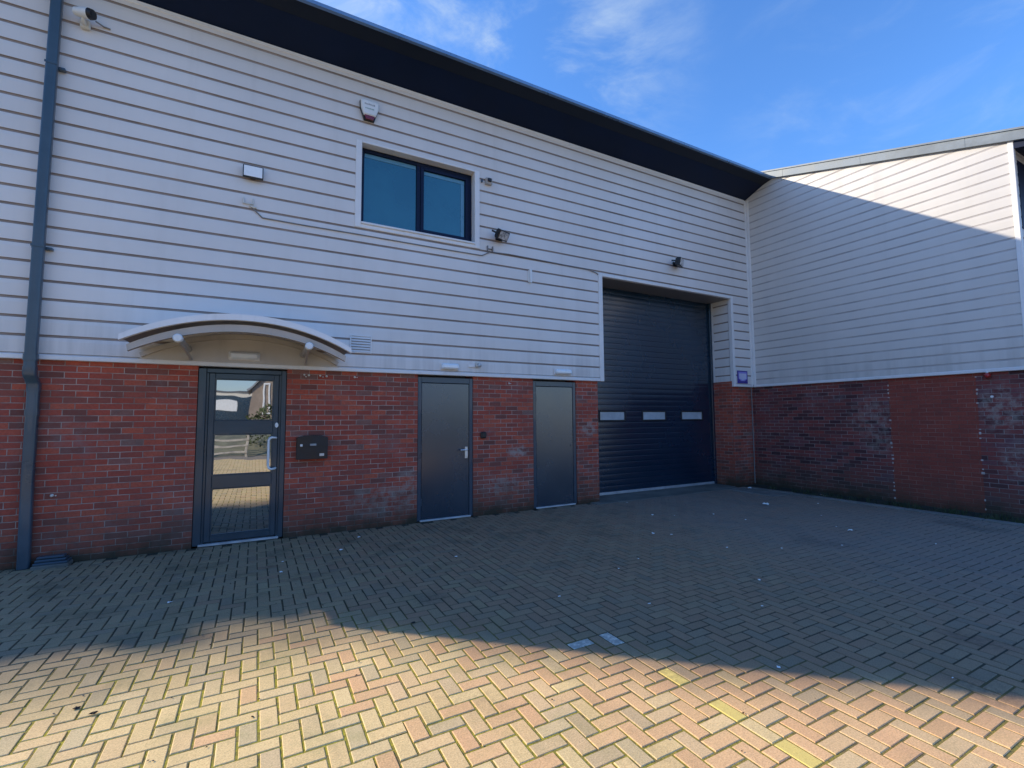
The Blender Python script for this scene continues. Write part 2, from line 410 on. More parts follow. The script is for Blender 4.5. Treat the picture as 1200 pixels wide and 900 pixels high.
# shade painted beyond the shadow's diagonal, plus damp algae and tyre marks near the building
dirt_shade = mp.math('ADD', pz[1], mp.math('MULTIPLY', mp.math('SUBTRACT', bg, .5), .9))
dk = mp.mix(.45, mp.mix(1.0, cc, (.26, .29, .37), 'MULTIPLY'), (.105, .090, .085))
cc = mp.mix(mp.maprange(mp.math('ADD', dirt_shade, mp.math('MULTIPLY', mp.math('MAXIMUM', mp.math('SUBTRACT', pz[0], .6), 0.0), .885)), 3.0, 4.0, 0, .86), cc, dk)
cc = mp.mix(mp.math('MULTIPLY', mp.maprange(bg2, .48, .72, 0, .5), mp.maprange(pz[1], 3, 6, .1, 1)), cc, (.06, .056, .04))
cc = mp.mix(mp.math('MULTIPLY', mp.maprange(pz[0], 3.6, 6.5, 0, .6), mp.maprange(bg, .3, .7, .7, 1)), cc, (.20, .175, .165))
ty = mp.noise(1, 3, .6, mp.mapping(mp.pos(), (3.2, .28, 1)))
cc = mp.mix(mp.maprange(ty, .52, .74, 0, .17), cc, (.12, .10, .085))
oil = mp.math('MULTIPLY', mp.maprange(mp.noise(.62, 3, .5, mp.mapping(mp.pos(), (1,1,1), (3.1, 7.7, 0))), .62, .72), mp.maprange(md, .3, .6))
cc = mp.mix(mp.math('MULTIPLY', oil, .5), cc, (.035, .032, .030))
cc = mp.mix(mp.math('MULTIPLY', ca.outputs['Alpha'], mp.maprange(md, .36, .56, 1.0, .3)), cc, ca.outputs['Color'])
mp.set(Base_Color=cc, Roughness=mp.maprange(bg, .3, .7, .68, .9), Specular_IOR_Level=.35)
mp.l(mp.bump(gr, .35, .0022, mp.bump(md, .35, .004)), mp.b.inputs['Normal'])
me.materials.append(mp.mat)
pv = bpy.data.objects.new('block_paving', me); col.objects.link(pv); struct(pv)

# loading threshold, edging and planting strip beside the side wall
t_ = MB(); t_.box(5.43, 9.10, YF+.05, YF+1.0, -.2, .004, .004); t_.box(5.20, 8.95, 6.56, 6.757, -.2, .010, .006)
struct(t_.build('concrete_threshold', M['concrete']))
k_ = MB(); y = 1.0
while y < 6.35:
    w = .915; dzz = random.gauss(0, .004)
    k_.box(9.085+random.gauss(0,.003), 9.225, y+.004, min(y+w, 6.5)-.004, -.2, .022+dzz, .012); y += w
k_.box(8.55, 9.06, 5.55, 6.52, -.2, .013, .01)
struct(k_.build('kerb', M['kerb']))
s_ = MB(); N = 40
vs = [(9.225+(XB+.05-9.225)*i/6, 0.5+6.3*jn/N, -.035+random.gauss(0,.010)+.03*(i/6)) for jn in range(N+1) for i in range(7)]
s_.add(vs, [(a, a+1, a+8, a+7) for jn in range(N) for a in range(jn*7, jn*7+6)], 0, True)
struct(s_.build('soil_strip', M['soil']))

# ------------------------------------------------------------------ cladding generator
def clad_rows(zlo, zhi, z1, pitch):
    """list of (z, inset, is_groove_face_to_next)"""
    out = [(zlo, 0.0, 0)]; z = z1
    while z < zlo: z += pitch
    while z < zhi+.02:
        for dz, ins, g in ((-.056, 0, 0), (-.018, .006, 1), (-.012, .013, 1), (.006, .013, 1), (.010, 0, 0)):
            zz_ = z+dz
            if zlo+.002 < zz_ < zhi-.002: out.append((zz_, ins, g))
        z += pitch
    out.append((zhi, 0.0, 0)); return out
def clad_front(mb, x0, x1, zlo, zhi, y=YF, z1=2.2052, pitch=.197):
    rows = clad_rows(zlo, zhi, z1, pitch)
    for (za, ia, ga), (zb, ib, gb) in zip(rows, rows[1:]):
        mb.quad((x0, y+ia, za), (x1, y+ia, za), (x1, y+ib, zb), (x0, y+ib, zb), ga)
def clad_side(mb, y0f, y1, zlo, zhi, x=XR, z1=2.3171, pitch=.1628):
    rows = clad_rows(zlo, zhi, z1, pitch)
    for (za, ia, ga), (zb, ib, gb) in zip(rows, rows[1:]):
        ia *= .30; ib *= .30
        mb.quad((x+ia, y1, za), (x+ia, y0f(za), za), (x+ib, y0f(zb), zb), (x+ib, y1, zb), ga)

# ------------------------------------------------------------------ FRONT UNIT
U = thing('industrial_unit', 'pale ribbed two storey unit over red brick with the tall navy roller door', 'building', (3.5, YF+.3, 0))
# brick base
bk = MB()
for x0, x1 in ((XL+.28, -.625), (.342, 2.082), (2.968, 4.052), (4.930, 5.412)): bk.box(x0, x1, YB, YB+.32, -.15, HB+.12)
bk.box(5.412-.25, 5.412, YB+.3202, YF+.95, -.15, HB+.12)
bk.build('brick_wall', M['brick'], U)
bk = MB(); bk.box(9.105, XB+.2, YB, YF+.95, -.15, HB+.12); bk.build('brick_pier', M['brick'], U)
# cladding skin
cf = MB()
WX0, WX1, WZ0, WZ1 = 1.225, 2.975, 4.275, 5.435      # window opening
RX0, RX1, RZ = 5.530, 9.110, 4.085                   # loading door opening in the cladding
TW = .085
clad_front(cf, XL, WX0-TW, HB+.052, ZT)
clad_front(cf, WX0-TW, WX1+TW, HB+.052, WZ0-TW); clad_front(cf, WX0-TW, WX1+TW, WZ1+TW*.35, ZT)
clad_front(cf, WX1+TW, RX0-.09, HB+.052, ZT)
clad_front(cf, RX0-.09, RX1+.07, RZ+.05, ZT)
clad_front(cf, RX1+.07, XR-.055, HB+.052, ZT)
# reveal of the loading bay
rows = clad_rows(HB+.052, RZ, 2.2052, .197)
for (za, ia, ga), (zb, ib, gb) in zip(rows, rows[1:]):
    cf.quad((RX1+ia, YF+.08, za), (RX1+ia, YF+.47, za), (RX1+ib, YF+.47, zb), (RX1+ib, YF+.08, zb), ga)
cf.build('cladding', [M['clad'], M['groove']], U, recalc=False)
# trims of the cladding
tr = MB()
tr.box(XL-.01, RX0-.092, YF-.012, YF+.10, HB, HB+.052, .006)
tr.box(RX1+.072, XR-.002, YF-.012, YF+.10, HB, HB+.052, .006)
tr.box(RX0-.09, RX0, YF-.014, YF+.47, HB, RZ+.05, .006)              # jamb of the bay, left
tr.box(RX1+.001, RX1+.07, YF-.014, YF+.079, HB, RZ+.05, .006)        # jamb of the bay, right
tr.box(RX1+.004, RX1+.07, YF+.4701, YF+.53, HB, RZ, .004)
tr.box(RX1+.002, RX1+.07, YF+.0791, YF+.4699, HB, HB+.05, .004)
tr.box(RX0+.001, RX1, YF-.012, YF+.06, RZ, RZ+.05, .006)             # head of the bay
tr.box(XR-.055, XR-.002, YF-.016, YF+.05, HB+.0522, ZT, .006)        # corner strip
tr.box(XL-.012, XL+.06, YF-.016, YF+.05, HB+.0522, ZT, .006)
tr.box(WX0-TW, WX0, YF-.012, YF+.13, WZ0-TW, WZ1+.03, .006)
tr.box(WX1, WX1+TW, YF-.012, YF+.13, WZ0-TW, WZ1+.03, .006)
tr.box(WX0+.001, WX1-.001, YF-.013, YF+.13, WZ1, WZ1+.03, .005)
tr.box(WX0+.001, WX1-.001, YF-.030, YF+.13, WZ0-.03, WZ0, .005)
tr.box(WX0+.001, WX1-.001, YF-.010, YF+.05, WZ0-TW, WZ0-.031, .004)
tr.box(XL, XR-.06, YF-.010, YF+.03, ZT-.035, ZT+.01, .004)
tr.build('corner_trim', M['trim'], U)
so = MB(); so.box(RX0+.001, RX1+.06, YF+.061, YF+.60, RZ-.001, RZ+.05)
so.build('bay_soffit', M['beige_d'], U)
# body, rear and roof
bd = MB(); bd.box(XL+.30, XR+.1, YF+.96, YF+14, -.1, HB+.1); bd.box(XL+.02, XR+.1, YF+.9601, YF+14, HB+.1001, 6.3); bd.box(XL+.30, 5.1, YF+.37, YF+.959, -.1, HB+.13); bd.box(XL+.02, 5.1, YF+.12, YF+.9592, HB+.1302, 4.1); bd.box(XL+.02, 5.1, YF+.23, YF+.9592, 4.1002, 6.3)
bd.box(5.1, XR+.1, YF+.62, YF+.9595, RZ+.3, 6.3); bd.box(5.1001, RX0-.1, YF+.15, YF+.6195, 2.5, 6.3); bd.box(RX0-.0999, XR+.1, YF+.12, YF+.619, RZ+.06, 6.3)
bd.box(RX1+.09, XR+.1, YF+.2, YF+.959, HB+.2, RZ+.0599)
bd.build('rear_wall', M['groove_r'], U)
gb = MB(); gb.box(XL+.002, XL+.0198, YF+.051, YF+14, HB, 6.45); gb.build('gable_wall', M['clad'], U)
rf = MB(); x0, x1 = XL-.15, XR-.004
rf.prism([(EY, EZ+.03), (13.5, EZ+.03+SL*(13.5-EY)), (21, EZ+.03), (21, EZ-.1), (13.5, EZ-.10+SL*(13.5-EY)), (6.6, EZ+.06)], 'x', x0, x1)
rf.build('roof', M['roof'], U)
sf = MB(); sf.prism([(YF+.02, ZT+.011), (YF-.43, 6.625), (YF-.43, 6.70), (YF+.02, 6.70)], 'x', x0, x1); sf.build('soffit', M['soffit'], U)
fa = MB(); fa.prism([(YF-.4302, 6.627), (EY+.03, 6.672), (EY+.03, 6.700), (YF-.4302, 6.700)], 'x', x0, x1); fa.build('fascia', M['fascia'], U)
ed = MB(); ed.prism([(EY+.029, 6.668), (EY-.006, 6.680), (EY-.012, 6.715), (EY+.012, 6.742), (EY+.05, 6.742), (EY+.05, 6.7302), (EY+.029, 6.7295)], 'x', x0-.01, x1)
ed.build('eave_flashing', M['edge'], U)

# upper window
wf = MB(); fy0, fy1 = YF+.125, YF+.185
def frame_bars(mb, x0, x1, z0, z1, w, y0, y1, bev=.004):
    mb.box(x0, x0+w, y0, y1, z0, z1, bev); mb.box(x1-w, x1, y0, y1, z0, z1, bev)
    mb.box(x0+w, x1-w, y0+.0015, y1, z0, z0+w, bev); mb.box(x0+w, x1-w, y0+.0015, y1, z1-w, z1, bev)
frame_bars(wf, WX0+.002, WX1-.002, WZ0+.002, WZ1-.002, .055, fy0, fy1)
mx = 2.095; wf.box(mx-.03, mx+.03, fy0+.003, fy1, WZ0+.057, WZ1-.057, .003)
win = wf.build('window', M['soffit'], U)
sash = MB(); frame_bars(sash, mx+.0305, WX1-.0575, WZ0+.0575, WZ1-.0575, .05, fy0-.012, fy1-.01)
sash.build('sash', M['soffit'], win)
for a_, b_, e in ((WX0+.057, mx-.0305, 0), (mx+.081, WX1-.108, .05)):
    p = MB(); p.box(a_, b_, fy0+.03, fy0+.045, WZ0+.058+e, WZ1-.058-e); p.build('pane', M['glasswin'], win)
    bl = MB(); bl.box(a_+.01, b_-.01, fy0+.024, fy0+.0285, WZ1-.12-e, WZ1-.062-e)
    if e: bl.box(b_-.07, b_-.012, fy0+.024, fy0+.0285, WZ0+.065+e, WZ1-.122-e)
    bl.build('blind_edge', M['blind'], win)

# entrance door
ed_ = MB(); DX0, DX1, DZ1 = -.622, .339, 2.125; dy0, dy1 = YF+.055, YF+.135
ed_.box(DX0, DX0+.085, dy0, dy1, .012, DZ1, .006); ed_.box(DX1-.06, DX1, dy0, dy1, .012, DZ1, .006); ed_.box(DX0+.085, DX1-.06, dy0+.001, dy1, DZ1-.055, DZ1, .006)
ed_.box(DX0+.0851, DX0+.11, dy0+.02, dy1, .012, DZ1-.0551, .003); ed_.box(DX1-.085, DX1-.0601, dy0+.02, dy1, .012, DZ1-.0551, .003)
door = ed_.build('entrance_door', M['frame'], U)
lf = MB(); LX0, LX1 = DX0+.112, DX1-.088; ly0, ly1 = dy0+.012, dy1-.01; lz0, lz1 = .045, DZ1-.058
PXa, PXb = -.447, .192
rails = [lz0, .118, .672, .828, 1.322, 1.487, 2.000, lz1]
lf.box(LX0, PXa, ly0, ly1, lz0, lz1, .005); lf.box(PXb, LX1, ly0, ly1, lz0, lz1, .005)
for a_, b_ in zip(rails[::2], rails[1::2]): lf.box(PXa, PXb, ly0+.0015, ly1, a_, b_, .004)
leaf = lf.build('door_leaf', M['frame'], door)
for a_, b_ in zip(rails[1::2], rails[2::2]):
    p = MB(); p.box(PXa-.002, PXb+.002, ly0+.018, ly0+.03, a_-.002, b_+.002); p.build('pane', M['glassdoor'], door)
bd_ = MB()
for a_, b_ in zip(rails[1::2], rails[2::2]): frame_bars(bd_, PXa+.001, PXb-.001, a_+.001, b_-.001, .012, ly0+.006, ly0+.0175, .002)
bd_.build('glazing_bead', M['frame'], door)
h = MB(); hx = .150; hy = ly0-.075
h.tube([(.236, ly0, 1.265), (.222, ly0-.045, 1.268), (.185, hy, 1.272), (.162, hy, 1.262), (hx, hy, 1.235), (hx, hy, .915), (.162, hy, .888), (.185, hy, .878), (.222, ly0-.045, .880), (.236, ly0, .884)], .0135, 12)
h.build('pull_handle', M['white'], door)
h = MB(); h.prism([(.236+.020*math.cos(t)*1.0, 1.427+.032*math.sin(t)) for t in [2*math.pi*i/18 for i in range(18)]], 'y', ly0-.016, ly0-.0005); h.build('lock', M['white'], door)
h = MB(); h.box(DX0+.06, DX1-.05, YF+.035, dy1, .004, .030, .004); h.build('threshold', M['alu'], door)

# two plain steel doors
def steel_door(x0, x1, lever):
    fr = MB(); y0, y1 = YF+.052, YF+.14; zt = 2.115
    fr.box(x0, x0+.058, y0, y1, .01, zt, .005); fr.box(x1-.058, x1, y0, y1, .01, zt, .005); fr.box(x0+.058, x1-.058, y0+.001, y1, zt-.085, zt, .005)
    d = fr.build('steel_door', M['steelframe'], U)
    lf = MB(); lf.box(x0+.062, x1-.062, y0+.012, y1-.02, .035, zt-.09, .004); lf.build('door_leaf', M['navy'], d)
    bx_ = MB(); bx_.box(x0+.0585, x1-.0585, y0+.03, y1-.001, .0345, zt-.0855); bx_.build('door_rebate', M['dark'], d)
    th = MB(); th.box(x0+.04, x1-.04, YF+.03, y1-.03, .004, .028, .004); th.build('threshold', M['alu'], d)
    for z in (.28, 1.05, 1.82): hg = MB(); hg.tube([(x0+.060, y0+.004, z-.05), (x0+.060, y0+.004, z+.05)], .009, 8); hg.build('hinge', M['steelframe'], d)
    if lever:
        hd = MB(); hx = x1-.105
        hd.box(hx-.024, hx+.024, y0-.001, y0+.0115, .885, 1.065, .006)
        hd.tube([(hx, y0-.001, 1.02), (hx, y0-.045, 1.02), (hx-.012, y0-.052, 1.02), (hx-.115, y0-.052, 1.018)], .0105, 10)
        hd.tube([(hx, y0+.002, .925), (hx, y0-.010, .925)], .013, 12)
        hd.build('lever_handle', M['chrome'], d)
    else:
        hd = MB(); hd.tube([(x1-.10, y0+.013, 1.02), (x1-.10, y0+.004, 1.02)], .016, 12); hd.build('lock', M['navy'], d)
    return d
steel_door(2.086, 2.964, True); steel_door(4.056, 4.926, False)

# roller door
RY = YF+.555
rd = MB(); xa, xb = 5.40, 9.15; z = .055; per = .112
VP = [(5.868, 6.478), (6.985, 7.60), (8.105, 8.725)]; VZ0, VZ1 = 1.447, 1.602
pts = []
while z < 4.3:
    for u, ins in ((0, .0042), (.05, .0040), (.12, .0012), (.32, .0003), (.5, 0), (.68, .0003), (.88, .0012), (.95, .0040)): pts.append((z+u*per, ins))
    z += per
for (za, ia), (zb, ib) in zip(pts, pts[1:]): rd.add([(xa, RY+ia, za), (xb, RY+ia, za), (xb, RY+ib, zb), (xa, RY+ib, zb)], [(0,1,2,3)], 0, True)
ro = rd.build('roller_door', M['roller'], U, recalc=False)
bs = MB(); bs.box(5.415, 9.10, RY-.022, RY+.03, .006, .056, .006); bs.build('bottom_seal', M['alu'], ro)
for ga_, gb_ in ((5.4125, 5.47), (9.045, 9.1045)): gd = MB(); gd.box(ga_, gb_, RY-.05, RY-.001, .006, 4.2, .005); gd.build('guide_rail', M['roller'], ro)
for a_, b_ in VP:
    f = MB(); frame_bars(f, a_-.03, b_+.03, VZ0-.03, VZ1+.03, .03, RY-.014, RY+.010, .004); f = f.build('vision_panel', M['black'], ro)
    p = MB(); p.box(a_+.0005, b_-.0005, RY-.004, RY+.008, VZ0+.0005, VZ1-.0005); p.build('pane', M['frost'], f) if False else p.build('vision_pane', M['frost'], ro)

# canopy over the entrance
CX, CA = -.112, 1.10
def arch(rise, half, z0, n=36):
    Rr = (half*half+rise*rise)/(2*rise); th = math.asin(half/Rr)
    return [(CX+Rr*math.sin(t), z0+rise-Rr+Rr*math.cos(t)) for t in [-th+2*th*i/n for i in range(n+1)]]
CY0, CY1 = YF-.80, YF-.016
top = arch(.300, CA, 2.350); bot = arch(.285, CA-.01, 2.335)
cs = MB(); cs.prism(top+arch(.292, CA+.002, 2.290)[::-1], 'y', CY0-.03, CY0+.03, 0)
cs.prism(top+bot[::-1], 'y', CY0+.0302, CY1, 0)
can = cs.build('entrance_canopy', M['sheet'], U)
bm_ = MB(); bm_.prism(arch(.285, CA-.05, 2.258)+arch(.270, CA-.06, 2.195)[::-1], 'y', CY0+.035, CY0+.10); bm_.build('arched_beam', M['beige'], can)
ss = MB(); ss.prism(arch(.284, CA-.012, 2.3335)+arch(.283, CA-.014, 2.318)[::-1], 'y', CY0+.031, CY1); ss.build('canopy_lining', M['beige_d'], can)
wb = MB(); wb.prism(arch(.285, CA-.03, 2.262)+arch(.275, CA-.05, 2.215)[::-1], 'y', YF-.055, CY1-.001); wb.build('wall_arch', M['beige'], can)
ty = MB(); ty.prism(arch(.31, 1.085, 2.20)+[(CX+1.085, 2.1985), (CX-1.085, 2.1985)], 'y', YF-.015, YF+.003); ty.build('arched_infill', M['tymp'], can)
for ax in (-.725, .515):
    ar = MB(); ar.tube([(ax, YF-.012, 2.335), (ax, CY0-.045, 2.335)], .036, 16); arm = ar.build('canopy_arm', M['beige'], can)
    cp = MB(); cp.tube([(ax, CY0-.046, 2.335), (ax, CY0-.095, 2.335), (ax, CY0-.105, 2.335)], [.044, .044, .034], 16); cp.build('end_cap', M['white'], can)
    st = MB(); st.tube([(ax, YF-.75, 2.31), (ax+.02, YF-.35, 2.27), (ax+.03, YF-.015, 2.215)], .016, 8); st.build('strut', M['beige'], can)

# ------------------------------------------------------------------ RIGHT UNIT
U2 = thing('industrial_unit', 'pale ribbed unit at right with grey sloping verge and half its side wall sunlit', 'building', (12, 5, 0))
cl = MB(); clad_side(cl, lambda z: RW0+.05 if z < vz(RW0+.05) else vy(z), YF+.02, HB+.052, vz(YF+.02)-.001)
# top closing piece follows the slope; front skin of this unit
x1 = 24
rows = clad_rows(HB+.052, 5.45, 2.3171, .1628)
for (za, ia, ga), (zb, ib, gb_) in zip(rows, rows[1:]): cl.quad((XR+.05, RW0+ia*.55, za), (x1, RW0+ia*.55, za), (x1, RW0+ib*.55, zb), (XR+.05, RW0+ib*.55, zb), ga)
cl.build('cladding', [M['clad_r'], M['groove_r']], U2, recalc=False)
# brick base of the right unit with the bricked up doorway
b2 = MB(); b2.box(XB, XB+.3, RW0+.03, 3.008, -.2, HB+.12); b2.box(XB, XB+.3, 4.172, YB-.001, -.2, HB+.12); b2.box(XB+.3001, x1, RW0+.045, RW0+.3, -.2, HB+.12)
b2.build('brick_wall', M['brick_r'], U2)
b3 = MB(); b3.box(XB+.004, XB+.3, 3.0085, 4.1715, -.2, HB+.12); b3.build('bricked_up_doorway', M['brick_i'], U2)
m_mortar = pbr('pale_mortar', (.50,.44,.40), .9, .2, 9)
for yy in (3.006, 4.174):
    for i in range(31):
        if random.random() < .42:
            z = .05+i*.0676; mo = MB(); mo.box(XB-.003, XB+.01, yy-.012+random.gauss(0,.004), yy+.012+random.gauss(0,.004), z, z+random.uniform(.015,.04), .003); mo.build('mortar_smear', m_mortar, U2)
t2 = MB()
t2.box(XR-.012, XR+.10, RW0+.05, YF-.016, HB, HB+.052, .006)
t2.box(XR-.014, XR+.06, RW0-.014, RW0+.05, HB, 5.575, .006)
t2.box(XR+.062, x1, RW0-.012, RW0+.1, HB, HB+.05, .005)
t2.box(XR-.010, XR+.02, YF-.070, YF-.0165, HB+.0522, 6.44, .004)
t2.build('corner_trim', M['trim'], U2)
vg = MB(); ya, yb = 1.72, 11.5
vg.prism([(ya, vz(ya)-.015), (yb, vz(yb)-.015), (yb, vz(yb)+.135), (ya, vz(ya)+.135)], 'x', XR-.065, XR+.09)
vg.prism([(ya, vz(ya)+.1352), (yb, vz(yb)+.1352), (yb, vz(yb)+.165), (ya, vz(ya)+.165)], 'x', XR-.085, XR+.20)
vg.build('verge_flashing', M['verge'], U2)
for k in range(3):
    y = 2.9+k*1.45; ns = MB(); ns.prism([(y-.01, vz(y)-.018), (y+.03, vz(y+.03)-.018), (y+.03, vz(y+.03)+.138), (y-.01, vz(y)+.138)], 'x', XR-.068, XR-.0655); ns.build('flashing_joint', M['verge'], U2)
r2 = MB(); r2.prism([(1.60, vz(1.6)+.05), (yb, vz(yb)+.05), (yb+9.9, vz(1.6)+.05), (yb+9.9, vz(1.6)-.05), (yb, vz(yb)-.05), (1.6, vz(1.6)-.05)], 'x', XR+.2001, x1); r2.build('roof', M['roof'], U2)
s2 = MB(); s2.prism([(RW0-.001, 5.44), (1.72, 5.31), (1.66, 5.33), (1.66, 5.36), (RW0-.001, 5.55)], 'x', XR-.005, x1); s2.build('soffit', M['soffit'], U2)
bo = MB(); bo.prism([(RW0+.31, -.1), (20, -.1), (20, 5.6), (11.3, vz(11.3)-.1), (RW0+.31, vz(RW0+.31)-.1)], 'x', XB+.31, x1-.2); bo.build('rear_wall', M['groove_r'], U2)
w2 = MB(); w2.box(XR+.13, 11.8, RW0-.006, RW0+.004, 4.25, 5.30, .003); w2.build('window', M['soffit'], U2)

# ------------------------------------------------------------------ things fixed to the walls
# downpipe
dp = thing('downpipe', 'blue grey downpipe with offset elbow running down the wall left of the entrance', 'downpipe', (-2.05, YF-.03, 0))
def rect_path(mb, path, w, d, r=.018):
    sec = []
    for sx, sy, a0 in ((1,1,0),(-1,1,90),(-1,-1,180),(1,-1,270)):
        for a in (0, 45, 90):
            t = R(a0+a); sec.append((sx*(w/2-r)+r*math.cos(t), sy*(d/2-r)+r*math.sin(t)))
    rings = [[(x+u, y+v, z) for u, v in sec] for x, y, z in path]; n = len(sec); vs = [p for g in rings for p in g]
    mb.add(vs, [(i*n+k, i*n+(k+1) % n, (i+1)*n+(k+1) % n, (i+1)*n+k) for i in range(len(path)-1) for k in range(n)], 0, True)
    mb.add(rings[0], [tuple(range(n))]); mb.add(rings[-1], [tuple(range(n))])
p = MB(); ux, uy, lx, ly_ = -2.062, YF-.088, -2.046, YB-.062
rect_path(p, [(ux+.022, uy, 6.56), (ux+.006, uy, 4), (ux, uy, 2.13), (ux, uy, 2.02)], .098, .072); p.build('upper_pipe', M['pipe'], dp)
p = MB(); rect_path(p, [(ux, uy, 2.06), (ux, uy, 1.985), (ux+.004, uy+.01, 1.955), (lx-.006, ly_-.012, 1.905), (lx, ly_, 1.875), (lx, ly_, 1.80)], .106, .080); p.build('elbow', M['pipe'], dp)
p = MB(); rect_path(p, [(lx, ly_, 1.85), (lx, ly_, .9), (lx+.012, ly_, .002)], .098, .072); p.build('lower_pipe', M['pipe'], dp)
for zz_, x, y in ((2.155, ux, uy), (1.585, lx, ly_)):
    p = MB(); rect_path(p, [(x, y, zz_-.035), (x, y, zz_+.035)], .110, .084); p.build('socket', M['pipe'], dp)
for zz_, x, y, yw in ((3.33, ux+.003, uy, YF), (5.35, ux+.014, uy, YF)):
    p = MB(); p.box(x-.07, x+.095, y+.0365, yw-.001, zz_-.014, zz_+.014, .003); p.box(x-.053, x+.053, y-.041, y-.037, zz_-.014, zz_+.014, .002); p.build('pipe_clip', M['pipe'], dp)
# gully at the foot of the wall
gl = thing('drain_gully', 'low ribbed grey gully cover against the brick beside the downpipe foot', 'drain', (-1.80, 6.69, 0))
p = MB(); p.box(-1.955, -1.665, 6.585, YB-.001, -.02, .032, .008); p.build('gully_base', M['concrete'], gl)
p = MB()
for i in range(3): p.box(-1.945+i*.004, -1.675-i*.022, 6.60+i*.035, YB-.002, .0325+i*.024, .055+i*.024, .006)
p.build('gully_cover', M['pipe'], gl)
# security camera
cam_ = thing('security_camera', 'white bullet security camera with dark lens hood high beside the downpipe', 'camera', (-1.78, YF, 6.06))
p = MB(); p.box(-1.86, -1.77, YF-.045, YF-.001, 5.90, 6.00, .01); p.tube([(-1.815, YF-.04, 5.94), (-1.815, YF-.10, 5.93), (-1.815, YF-.11, 5.96)], .018, 10); p.build('mount', M['offwhite'], cam_)
d = Vector((.90, -.42, -.16)).normalized(); c0 = Vector((-1.885, YF-.09, 6.025))
p = MB(); p.tube([c0, c0+d*.10, c0+d*.15], [.045, .056, .056], 16); p.build('camera_body', M['white'], cam_)
p = MB(); p.tube([c0+d*.1505, c0+d*.19], [.058, .050], 16); p.tube([c0+d*.1903, c0+d*.194], .030, 14); p.build('lens_hood', M['black'], cam_)
p = MB(); p.tube([(-1.72, YF-.06, 6.00), (-1.66, YF-.014, 5.995), (-1.60, YF-.012, 5.99)], .009, 6); p.build('cable', M['cable'], cam_)
# alarm bell box
al = thing('alarm_box', 'white shield shaped alarm box with dark red base above the upper window', 'alarm', (1.31, YF, 5.9))
shield = lambda s, dz=0: [(1.31+s*u, 5.915+s*v+dz) for u, v in ((-.128,.118),(-.10,.132),(.10,.132),(.128,.118),(.122,.02),(.085,-.085),(.066,-.092),(-.066,-.092),(-.085,-.085),(-.122,.02))]
p = MB(); p.prism([(1.31+u*1.02, 5.915+v) for u, v in ((-.132,.120),(-.10,.134),(.10,.134),(.132,.120),(.124,.02),(.070,-.145),(-.070,-.145),(-.124,.02))], 'y', YF-.045, YF-.001); p.build('backplate', M['black'], al)
p = MB(); n = 10; o_, i_ = shield(1), shield(.86)
p.add([(x, YF-.0455, z) for x, z in o_]+[(x, YF-.075, z) for x, z in o_]+[(x, YF-.088, z) for x, z in i_],
      [(k, (k+1)%n, (k+1)%n+n, k+n) for k in range(n)]+[(k+n, (k+1)%n+n, (k+1)%n+2*n, k+2*n) for k in range(n)]+[tuple(range(2*n, 3*n))]); p.build('cover', M['white'], al)
p = MB(); p.prism([(1.31+u, 5.915+v) for u, v in ((-.070,-.0935),(.070,-.0935),(.054,-.142),(-.054,-.142))], 'y', YF-.078, YF-.046); p.build('strobe_lens', M['red'], al)
p = MB()
x = 1.235
while x < 1.375: w = random.uniform(.006, .018); p.box(x, x+w, YF-.0895, YF-.0885, 5.965+random.uniform(-.003,.002), 5.985+random.uniform(0,.006)); x += w+.005
p.build('upper_lettering', M['gw'], al)
p = MB(); x = 1.245
while x < 1.37: w = random.uniform(.006, .016); p.box(x, x+w, YF-.0895, YF-.0885, 5.905+random.uniform(-.002,.002), 5.922+random.uniform(0,.005)); x += w+.005
p.build('lower_lettering', M['gg'], al)
# flat led floodlight
f1 = thing('floodlight', 'slim bright white faced floodlight left of the upper window', 'floodlight', (-.115, YF, 4.63))
p = MB(); p.box(-.232, -.004, YF-.085, YF-.045, 4.552, 4.708, .006); p.build('housing', M['black'], f1)
p = MB(); p.box(-.221, -.015, YF-.089, YF-.0852, 4.563, 4.697, .002); p.build('lamp_face', M['led'], f1)
p = MB(); p.box(-.15, -.09, YF-.0445, YF-.001, 4.56, 4.64, .004); p.build('bracket', M['black'], f1)
